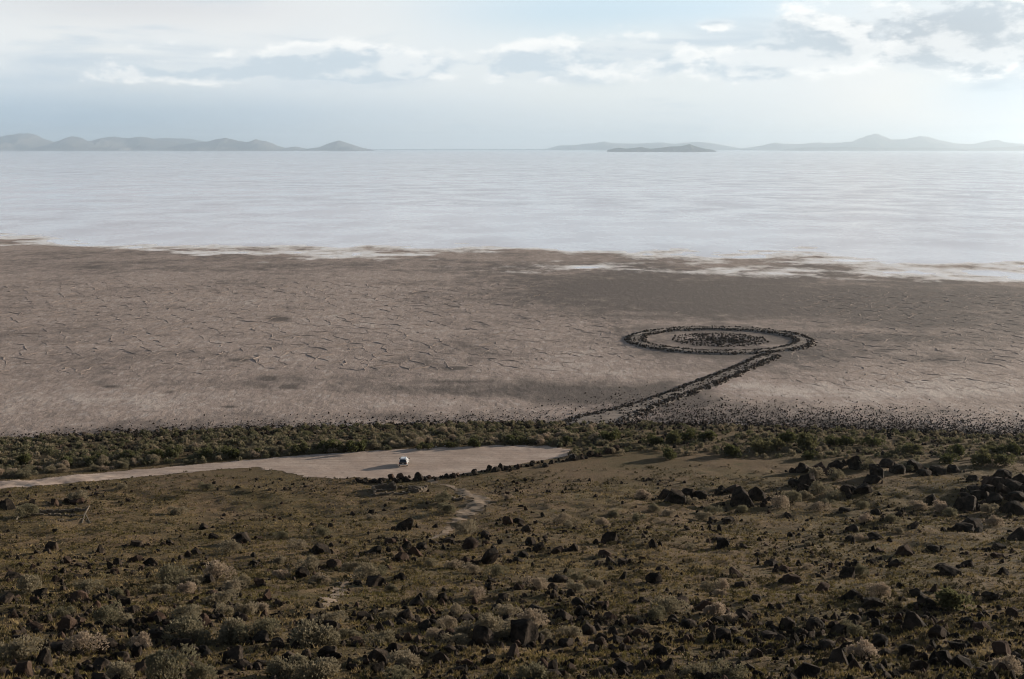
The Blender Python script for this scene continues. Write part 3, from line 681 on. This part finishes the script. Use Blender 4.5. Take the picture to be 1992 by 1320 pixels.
P = samples(7500, lambda x, y, px, py: clear(x, y) * (band(x, y) < 45) * (py < 930) * (.25 + .75 * (band(x, y) < 14)))
stuff_rocks('bank_stones', P, .4 + .9 * rng.random(len(P)) ** 1.6, M_ROCKS, 'dark basalt rubble on the bank along the shore')
# stones on the shore strip
n = 23000; x = np.where(rng.random(n) < .4, rng.uniform(30, 175, n), rng.uniform(-175, 175, n)); off = np.abs(rng.normal(size=n)) * np.interp(x, [-170, -60, 0, 25, 60, 170], [4, 8, 9, 22, 17, 14])
y = shore(x) - 3 + off; k = rng.random(n) < np.interp(x, [-170, -60, 10, 60, 170], [.35, .6, .7, 1, 1]); x, y = x[k], y[k]
P = np.stack([x, y, np.maximum(bed(x, y), hill(x, y))], -1)
stuff_rocks('shore_stones', P, .14 + .36 * rng.random(len(P)) ** 2.2, M_SHORE, 'dark stones strewn along the pale shore strip', protos=CHIPS)
def brush(name, P, s, label, protos, m=None):
    n = len(P); sc = np.stack([s, s, s * rng.uniform(.8, 1.2, n)], -1)
    V, Fc, r = scatter_np(protos, rng.integers(0, len(protos), n), P, sc, rng.uniform(0, 6.28, n))
    o = add(name, mesh_np(name, V, Fc, False, {'rnd': r}), m or M_SAGES); tag(o, label, 'brush', None, 'stuff')
P = samples(3100, lambda x, y, px, py: clear(x, y) * (py < 935) * (band(x, y) < 52) * (band(x, y) > 2) * np.where(px < 1180, 1, .55) * np.where(px > 1180, (py < 905), 1))
brush('shore_brush', P, .8 + 1.1 * rng.random(len(P)), 'dense low brush between the dirt lot and the shore', BRUSH, M_BAND)
P = samples(9000, lambda x, y, px, py: clear(x, y) * (py > 905) * (.18 + np.clip(fbm(x, y, 18, 3, 83) + .15, 0, 1)) * np.clip(250 / y, .5, 1))
brush('low_brush', P, .30 + .55 * rng.random(len(P)) ** 2, 'small low tufts of brush scattered over the slope', TUFT, M_TUFT)
def grass():
    n = 85000
    P = samples(n, lambda x, y, px, py: clear(x, y) * (py > 925) * (np.abs(px - 996) < 1150) * (.25 + .75 * np.clip(fbm(x, y, 6, 3, 91) * 1.5 + .4, 0, 1)) * np.clip(190 / y, .25, 1))
    h = (.12 + .26 * rng.random(n) ** 2)[:, None]
    Vs, Fs = [], []
    for b in range(4):
        a = rng.uniform(0, 6.28, n); l = rng.uniform(.2, .9, n)
        base = P + np.stack([rng.normal(size=n) * .07, rng.normal(size=n) * .07, np.full(n, -.03)], -1)
        d = np.stack([np.cos(a) * l, np.sin(a) * l, np.ones(n)], -1) * h
        sd = np.stack([-np.sin(a), np.cos(a), np.zeros(n)], -1) * (h * .22)
        Vs.append(np.stack([base - sd, base + sd, base + d], 1).reshape(-1, 3))
        Fs.append(np.arange(3 * n).reshape(n, 3) + b * 3 * n)
    r = np.clip(.5 + .9 * fbm(P[:, 0], P[:, 1], 9, 3, 97) + .25 * rng.normal(size=n), 0, 1)
    r = np.tile(np.repeat(r, 3), 4)
    o = add('dry_grass', mesh_np('dry_grass', np.concatenate(Vs), np.concatenate(Fs), False, {'rnd': r}), M_GRASS)
    tag(o, 'short dry olive and straw coloured grass on the hillside', 'grass', None, 'stuff')
grass()

# ------------------------------------------------------------------ crusted ridges between the plates of the mudflat
M_RIDGE = m_dirt('mud_ridge', (.27, .212, .176), (.34, .27, .225), (.18, .143, .118))
def ridges(name, pxr, pyr, cell, stretch, drop, hgt, wid, seed, label, skew=0.0):
    r = np.random.default_rng(seed)
    y0, y1 = depth_of(pyr[1]), depth_of(pyr[0]); cw = cell; chh = cell * stretch
    xl = min((pxr[0] - 996) / F * y0, (pxr[0] - 996) / F * y1); xr = max((pxr[1] - 996) / F * y0, (pxr[1] - 996) / F * y1)
    nx = int((xr - xl) / cw) + 2; ny = int((y1 - y0) / (chh * .75)) + 2
    node = {}
    def nd(i, j, t):
        if (i, j, t) not in node:
            cx = xl + (i + .5 * (j % 2)) * cw; cy = y0 + j * chh * .75 + (chh * .25 if t else 0)
            node[i, j, t] = np.array((cx + r.normal() * cw * .20 + skew * (cy - y0), cy + r.normal() * chh * .17))
        return node[i, j, t]
    V, Fq = [], []
    for j in range(ny):
        for i in range(nx):
            a = nd(i, j, 0); b = nd(i, j, 1)
            e = [(a, b)]
            k = i if j % 2 else i - 1
            e += [(b, nd(k, j + 1, 0)), (b, nd(k + 1, j + 1, 0))]
            for p, q in e:
                if r.random() < drop: continue
                m = 5; t = np.linspace(0, 1, m)[:, None]; dv = q - p; L = np.linalg.norm(dv)
                if L < .1: continue
                nrm = np.array((-dv[1], dv[0])) / L
                pts = p + dv * t + nrm * (r.normal(size=(m, 1)) * L * .07) * np.sin(np.pi * t)
                px, py = project(np.array((*(pts[m // 2]), 0.0)))
                if not (pxr[0] < px < pxr[1] and pyr[0] < py < pyr[1]): continue
                ed = min(px - pxr[0] + (0 if pxr[0] > 0 else 999), pxr[1] - px + (0 if pxr[1] < 1990 else 999)) / 180
                ey_ = min(py - pyr[0], pyr[1] - py) / 18
                f = min(1, max(.0, ed)) * min(1, max(.15, ey_))
                if r.random() > f + .1: continue
                hh = hgt * r.uniform(.35, 1.2) * (.4 + .6 * f) * (np.sin(np.pi * t[:, 0]) ** .4 + .15) * r.uniform(.5, 1.3, m); ww = wid * r.uniform(.6, 1.4, m)
                z = bed(pts[:, 0], pts[:, 1]); n0 = len(V)
                for s in range(m):
                    for off, hz in ((-1.3, -.05), (-.25, 1), (.3, .8), (1.5, -.05)):
                        c = pts[s] + nrm * ww[s] * off; V.append((c[0], c[1], z[s] + (hh[s] * hz if hz > 0 else hz)))
                for s in range(m - 1):
                    for c in range(3):
                        A = n0 + s * 4 + c; Fq.append((A, A + 1, A + 5, A + 4))
    o = add(name, mesh_np(name, V, Fq, True), M_RIDGE); tag(o, label, 'ridges', None, 'stuff')
ridges('mud_ridges', (-150, 1150), (535, 735), 9, 1.6, .30, .15, .30, 5, 'network of low mud ridges between polygon plates on the left mudflat')
ridges('mud_wrinkles', (1450, 2150), (560, 760), 8.5, 1.2, .38, .15, .33, 6, 'streaky low mud wrinkles on the right of the mudflat', .25)
ridges('mud_cracks', (850, 1350), (600, 720), 7, 1.5, .50, .12, .3, 8, 'faint broken mud ridges left of the rock jetty')

# ------------------------------------------------------------------ rock jetty: plain causeway to a closed ring of rocks with a rubble patch inside
def jetty():
    root = empty('rock_jetty', (0, 0, 0))
    tag(root, 'dark rock causeway running out over the mudflat to a ring of rocks', 'jetty')
    def g0(px, py): d = ray(px, py); t = -H / d[2]; return np.array((d[0] * t, d[1] * t))
    M_BED = m_dirt('jetty_fill', (.21, .175, .145), (.30, .25, .21), (.11, .09, .075))
    def ribbon(name, pts, half, top, closed=False):
        pts = np.array(pts); n = len(pts)
        tg = np.roll(pts, -1, 0) - np.roll(pts, 1, 0)
        if not closed: tg[0] = pts[1] - pts[0]; tg[-1] = pts[-1] - pts[-2]
        nr = np.stack([-tg[:, 1], tg[:, 0]], -1); nr /= np.linalg.norm(nr, axis=1)[:, None]
        prof = [(-1.5, -.1), (-1.0, .75), (-.6, 1), (0, .9), (.6, 1), (1.0, .75), (1.5, -.1)]
        half = np.broadcast_to(half, n) * (1 + .22 * fbm(pts[:, 0], pts[:, 1], 9, 3, 19)); V = []
        for i in range(n):
            for q, hz in prof:
                c = pts[i] + nr[i] * half[i] * q; V.append((c[0], c[1], top * hz + .12 * rng.normal() * (hz > .5)))
        k = len(prof); Fq = []
        for i in range(n if closed else n - 1):
            for c in range(k - 1):
                a = i * k + c; b = ((i + 1) % n) * k + c; Fq.append((a, a + 1, b + 1, b))
        add(name, mesh_np(name, V, Fq, True), M_BED, root); return pts, nr, half
    a = g0(1128, 832); b = g0(1500, 692)
    t = np.linspace(0, 1, 60)[:, None]; bend = np.array((1.2, -2.4))
    cw = ribbon('causeway', a + (b - a) * t + bend * np.sin(np.pi * t), np.interp(t[:, 0], [0, .25, 1], [7.0, 3.2, 2.8]), .55)
    l, r_ = g0(1238, 661), g0(1560, 661); c = (l + r_) / 2; rad = (r_[0] - l[0]) / 2
    th = np.linspace(0, 2 * math.pi, 121)[:-1]
    wob = 1 + .03 * np.sin(2 * th + .5)
    rg = ribbon('ring_bank', np.stack([c[0] + rad * wob * np.cos(th), c[1] + rad * wob * np.sin(th)], -1), 3.0, .55, True)
    # stones: thick along both shoulders, thin on top
    P, S = [], []
    for (pts, nr, half), cnt in ((cw, 3300), (rg, 3000)):
        i = rng.integers(0, len(pts), cnt); j = (i + 1) % len(pts) if len(pts) == 120 else np.minimum(i + 1, len(pts) - 1); f = rng.random(cnt)[:, None]
        p = pts[i] * (1 - f) + pts[j] * f
        side = np.where(rng.random(cnt) < .80, np.sign(rng.normal(size=cnt)) * rng.normal(1.0, .22, cnt), rng.uniform(-.95, .95, cnt))
        p = p + nr[i] * (side * half[i])[:, None] + rng.normal(size=(cnt, 2)) * .35
        P.append(np.column_stack([p, np.interp(np.abs(side), [0, .6, 1.0, 1.35, 1.6], [.48, .55, .42, .05, 0])])); S.append((.30 + .75 * rng.random(cnt) ** 2) * np.where(np.abs(side) < .7, .7, 1))
    cnt = 1500; q = rng.normal(size=(cnt, 2)) * (12, 12); k = np.hypot(q[:, 0], q[:, 1]) < 19; q = q[k]
    P.append(np.column_stack([q + c, np.full(len(q), .1)])); S.append(.35 + .6 * rng.random(len(q)) ** 1.6)
    P = np.concatenate(P); S = np.concatenate(S)
    o = stuff_rocks('rocks', P, S, M_SHORE, None, None); o.parent = root
jetty()

# ------------------------------------------------------------------ boxes and lofts for the built things
def box(x0, x1, y0, y1, z0, z1):
    v = np.array([(x, y, z) for z in (z0, z1) for y in (y0, y1) for x in (x0, x1)], float)
    return v, np.array([(0, 2, 3, 1), (4, 5, 7, 6), (0, 1, 5, 4), (2, 6, 7, 3), (0, 4, 6, 2), (1, 3, 7, 5)])
def block_wall(a, b, z, h, thick, seed, st=.45):
    """dry wall of uneven blocks from a to b"""
    r = np.random.default_rng(seed); a = np.array(a, float); b = np.array(b, float); L = np.linalg.norm(b - a); d = (b - a) / L; n = np.array((-d[1], d[0])); parts = []
    zz = -.15; k = 0
    while zz < h:
        ch = r.uniform(.22, .34); s = -r.uniform(0, st) 
        while s < L:
            w = st * r.uniform(.6, 1.5); jut = r.normal() * .05; keep = zz + ch < h * r.uniform(.75, 1.25) or zz < .1
            if keep:
                v, f = box(max(s, 0), min(s + w - .03, L + .05), -thick / 2 + jut, thick / 2 + jut * .5, zz, zz + ch - .03)
                v = v + r.normal(size=v.shape) * .035
                xy = a + v[:, :1] * d + v[:, 1:2] * n
                mid = xy.mean(0); parts.append((np.column_stack([xy, float(hill(mid[0], mid[1])) + v[:, 2]]), f))
            s += w
        zz += ch; k += 1
    return merge(parts)
def wall_thing(name, label, cat, walls, m):
    root = empty(name, (0, 0, 0)); tag(root, label, cat)
    for nm, (p, q), h, t, seed, mm in walls:
        a = place(*p); b = place(*q)
        o = add(nm, mesh_np(nm, *block_wall(a[:2], b[:2], min(a[2], b[2]), h, t, seed)), mm or m, root); o['kind'] = 'stuff'
    return root
ruin = wall_thing('stone_ruin', 'roofless ruin of low stone walls beside the stone-edged lot', 'ruin', [
    ('rear_wall', ((727, 951), (768, 950)), 1.15, .5, 1, None), ('side_wall', ((726, 952), (730, 962)), 1.0, .5, 2, None), ('inner_wall', ((731, 956), (768, 954)), .5, .45, 3, None),
    ('front_wall', ((722, 964), (796, 960)), .45, .5, 4, None), ('side_wall', ((768, 950), (769, 955)), 1.1, .45, 5, None), ('spur_wall', ((770, 949), (796, 948)), .5, .45, 6, None)], M_CONC)
wall_thing('stone_pit', 'dark stone-lined pit just right of the stone ruin', 'pit', [('bank', ((797, 954), (812, 958)), 1.0, .7, 11, None), ('bank', ((812, 958), (830, 953)), 1.0, .7, 12, None), ('bank', ((800, 952), (826, 950)), .5, .6, 13, None)], M_CONC)
wall_thing('stone_pit', 'small sunken stone pit beside the footpath above a sagebrush', 'pit', [('bank', ((876, 971), (903, 972)), .8, .6, 14, None), ('bank', ((903, 972), (902, 967)), .6, .5, 15, None)], M_CONC)
enc = wall_thing('old_enclosure', 'long low old enclosure with pale timber ends at far left', 'enclosure', [
    ('rear_wall', ((66, 998), (172, 993)), .75, .5, 21, None), ('middle_wall', ((38, 1007), (166, 1003.5)), .42, .4, 22, None), ('front_wall', ((33, 1015), (160, 1010.5)), .2, .35, 23, None)], M_CONC)
def beam(root, p, q, hz0, hz1, w, nm='end_beam'):
    a = place(*p) + (0, 0, hz0); b = place(*q) + (0, 0, hz1); d = b - a; L = np.linalg.norm(d); d /= L
    s = np.cross(d, (0, 0, 1)); s /= np.linalg.norm(s); u = np.cross(s, d)
    w *= .7; v, f = box(0, L, -w, w, -w * .6, w * .6); v = a + v[:, :1] * d + v[:, 1:2] * s + v[:, 2:3] * u
    add(nm, mesh_np(nm, v, f), M_WOOD, root)
beam(enc, (38, 1005), (32, 1015), .55, .3, .14); beam(enc, (174, 990), (166, 1007), .6, .75, .14); beam(enc, (166, 1007), (176, 1018), .8, .05, .13, 'leaning_beam'); beam(enc, (166, 1007), (160, 1018), .8, .05, .13, 'leaning_beam'); beam(enc, (40, 1005), (64, 1003.5), .6, .6, .08, 'rail')
# small marker post by the footpath
p = place(944, 994); post = empty('trail_post', tuple(p)); tag(post, 'short wooden marker post beside the footpath', 'post')
v, f = box(-.07, .07, -.07, .07, -.2, 1.15); add('post', mesh_np('post', v, f), M_WOOD, post)
v, f = box(-.22, .22, -.10, -.07, .8, 1.1); add('plaque', mesh_np('plaque', v, f), M_WOOD, post)
# dark rock heap on the mud near the shore
heap = empty('rock_heap', tuple(place(1003, 785))); tag(heap, 'small lone heap of dark rocks on the mud near shore', 'rock heap')
for k in range(6):
    o = add('rock', ROCK_ME[k], None, heap); s = rng.uniform(.7, 1.7); o.location = (rng.normal() * 1.3, rng.normal() * .9, 0); o.scale = (s, s, s * 1.1); o.rotation_euler = (0, 0, k)
# pale debris by the far edge of the lot
M_PALE = m_rock('pale_stone', (.42, .38, .33), (.60, .55, .50))
for k, (px, py, w) in enumerate([(673, 874.5, 5), (712, 869.5, 3), (836, 868.5, 5), (842, 867, 4), (848, 868.5, 3.5), (866, 866.5, 4)]):
    o, s = put_rock(px, py, w, .6, 'pale_stone'); o.data = o.data.copy(); o.data.materials.clear(); o.data.materials.append(M_PALE)
    tag(o, ['lone bright pale stone at the far edge of the road', 'tiny pale stone in the brush left of the car', 'pale stone at the lot edge beyond the car', 'pale stone at the lot edge beyond the car', 'pale stone at the lot edge beyond the car', 'rightmost pale stone along the far edge of the lot'][k], 'stone', 'pale stones along the lot')

# ------------------------------------------------------------------ the parked car
def car():
    M_PAINT = m_plain('white_paint', (.50, .50, .49), .3, .5, 0, .6); M_GLASS = m_plain('tinted_glass', (.012, .013, .015), .06, .6); M_BLACK = m_plain('black_plastic', (.02, .02, .02), .6)
    M_TYRE = m_plain('tyre_rubber', (.018, .018, .018), .9); M_RIM = m_plain('alloy', (.45, .45, .46), .35, .5, .8); M_RED = m_plain('red_lens', (.25, .015, .012), .25); M_LAMP = m_plain('clear_lens', (.6, .6, .6), .15); M_PLATE = m_plain('plate', (.6, .6, .58), .5)
    p = place(784.5, 908); root = empty('parked_car', tuple(p + (0, 2.2, .04)), R(-1.5))
    tag(root, 'white sport utility car parked on the pale dirt lot, seen from behind', 'car')
    def loft(name, secs, m, parent):
        """secs: (y, half width bottom, half width top, z bottom, z top, round)"""
        V = []; k = 12
        for y, wb, wt, z0, z1, rd in secs:
            h = z1 - z0; r = rd
            pr = [(wb - r, z0), (wb, z0 + r), (wb * 1.0, z0 + h * .45), (wt, z1 - r), (wt - r * .5, z1 - r * .3), (wt - r * 1.4, z1)]
            V += [(x, y, z) for x, z in pr] + [(-x, y, z) for x, z in pr[::-1]]
        Fq = []
        for i in range(len(secs) - 1):
            for j in range(k): Fq.append((i * k + j, i * k + (j + 1) % k, (i + 1) * k + (j + 1) % k, (i + 1) * k + j))
        n = len(secs); me = bpy.data.meshes.new(name)
        me.from_pydata(V, [], [f[::-1] for f in Fq] + [tuple(range(k)), tuple(range((n - 1) * k, n * k))[::-1]]); me.update()
        for q in me.polygons: q.use_smooth = False
        return add(name, me, m, parent)
    body = loft('body', [(-2.28, .80, .82, .50, 1.02, .06), (-2.18, .90, .88, .38, 1.06, .08), (-1.4, .94, .91, .32, 1.08, .08), (0, .94, .92, .32, 1.06, .08), (1.0, .94, .91, .32, 1.04, .08), (1.9, .91, .84, .34, .96, .1), (2.28, .80, .72, .42, .82, .1)], M_PAINT, root)
    cab = loft('cabin', [(-2.16, .86, .78, 1.02, 1.10, .02), (-1.92, .86, .64, 1.02, 1.66, .07), (-1.3, .87, .66, 1.02, 1.74, .08), (0.1, .87, .66, 1.02, 1.74, .08), (.55, .86, .62, 1.02, 1.60, .07), (1.15, .84, .74, 1.0, 1.06, .02)], M_PAINT, root)
    def quad(name, pts, m, parent, th=.012):
        pts = np.array(pts, float); n = np.cross(pts[1] - pts[0], pts[2] - pts[0]); n /= np.linalg.norm(n)
        k = len(pts); V = np.concatenate([pts, pts + n * th]); me = bpy.data.meshes.new(name)
        me.from_pydata([tuple(v) for v in V], [], [tuple(range(k))[::-1], tuple(range(k, 2 * k))] + [(i, (i + 1) % k, k + (i + 1) % k, k + i) for i in range(k)]); me.update()
        return add(name, me, m, parent)
    quad('rear_window', [(-.76, -2.175, 1.08), (.76, -2.175, 1.08), (.62, -1.955, 1.62), (-.62, -1.955, 1.62)], M_GLASS, cab, .02)
    quad('windscreen', [(.70, 1.13, 1.10), (-.70, 1.13, 1.10), (-.56, .62, 1.58), (.56, .62, 1.58)], M_GLASS, cab, .02)
    for sx in (-1, 1):
        for y0, y1, y0t, y1t in ((-1.75, -1.15, -1.70, -1.2), (-1.08, -.12, -1.08, -.15), (-.05, .82, -.05, .42)):
            pts = [(sx * .868, y0, 1.14), (sx * .868, y1, 1.14), (sx * .715, y1t, 1.60), (sx * .715, y0t, 1.60)]
            quad('side_window', pts if sx > 0 else pts[::-1], M_GLASS, cab, .02)
        pts = [(sx * .955, -1.08, .45), (sx * .955, -.12, .45), (sx * .945, -.12, 1.0), (sx * .945, -1.08, 1.0)]
        d1 = quad('door', pts if sx > 0 else pts[::-1], M_PAINT, root); v, f = box(sx * .99 - .02, sx * .99 + .02, -.45, -.25, .90, .94); add('handle', mesh_np('handle', v, f), M_BLACK, d1)
        pts = [(sx * .955, -.05, .45), (sx * .955, .95, .45), (sx * .945, .95, 1.0), (sx * .945, -.05, 1.0)]
        d2 = quad('door', pts if sx > 0 else pts[::-1], M_PAINT, root); v, f = box(sx * .99 - .02, sx * .99 + .02, .05, .25, .90, .94); add('handle', mesh_np('handle', v, f), M_BLACK, d2)
        v, f = box(sx * 1.05 - .13, sx * 1.05 + .13, .72, .86, 1.10, 1.30); v[:, 0] += 0; add('wing_mirror', mesh_np('wing_mirror', v, f), M_BLACK, root)
        v, f = box(sx * .80 - .09, sx * .80 + .09, -2.35, -2.24, .76, 1.0); add('tail_light', mesh_np('tail_light', v, f), M_RED, root)
        v, f = box(sx * .58 - .16, sx * .58 + .16, 2.22, 2.30, .62, .76); add('headlight', mesh_np('headlight', v, f), M_LAMP, root)
        v, f = box(sx * .58 - .02, sx * .58 + .02, -1.7, .1, 1.76, 1.80); add('roof_rail', mesh_np('roof_rail', v, f), M_BLACK, cab)
        for y in (-1.42, 1.42):
            th = np.linspace(0, 2 * math.pi, 21)[:-1]
            def disc(r, x0, x1):
                a = [(x, r * math.cos(t), r * math.sin(t)) for x in (x0, x1) for t in th]; n = 20
                return a, [(i, (i + 1) % n, n + (i + 1) % n, n + i) for i in range(n)] + [tuple(range(n))[::-1], tuple(range(n, 2 * n))]
            w = empty('wheel', (sx * .84, y, .36)); w.parent = root
            for nm, r_, xa, xb, mm in (('tyre', .36, -.12, .12, M_TYRE), ('rim', .23, -.125, .135, M_RIM)):
                a, ff = disc(r_, xa, xb) if sx > 0 else disc(r_, -xb, -xa); me = bpy.data.meshes.new(nm); me.from_pydata(a, [], ff); me.update(); add(nm, me, mm, w)
    tg = quad('tailgate', [(-.82, -2.29, .62), (.82, -2.29, .62), (.80, -2.287, 1.06), (-.80, -2.287, 1.06)], M_BLACK, root, .03)
    quad('number_plate', [(-.17, -2.33, .74), (.17, -2.33, .74), (.17, -2.325, .86), (-.17, -2.325, .86)], M_PLATE, tg)
    v, f = box(-.88, .88, -2.38, -2.2, .42, .57); add('rear_bumper', mesh_np('rear_bumper', v, f), M_PAINT, root)
    v, f = box(-.8, .8, 2.2, 2.33, .36, .54); add('front_bumper', mesh_np('front_bumper', v, f), M_BLACK, root)
car()
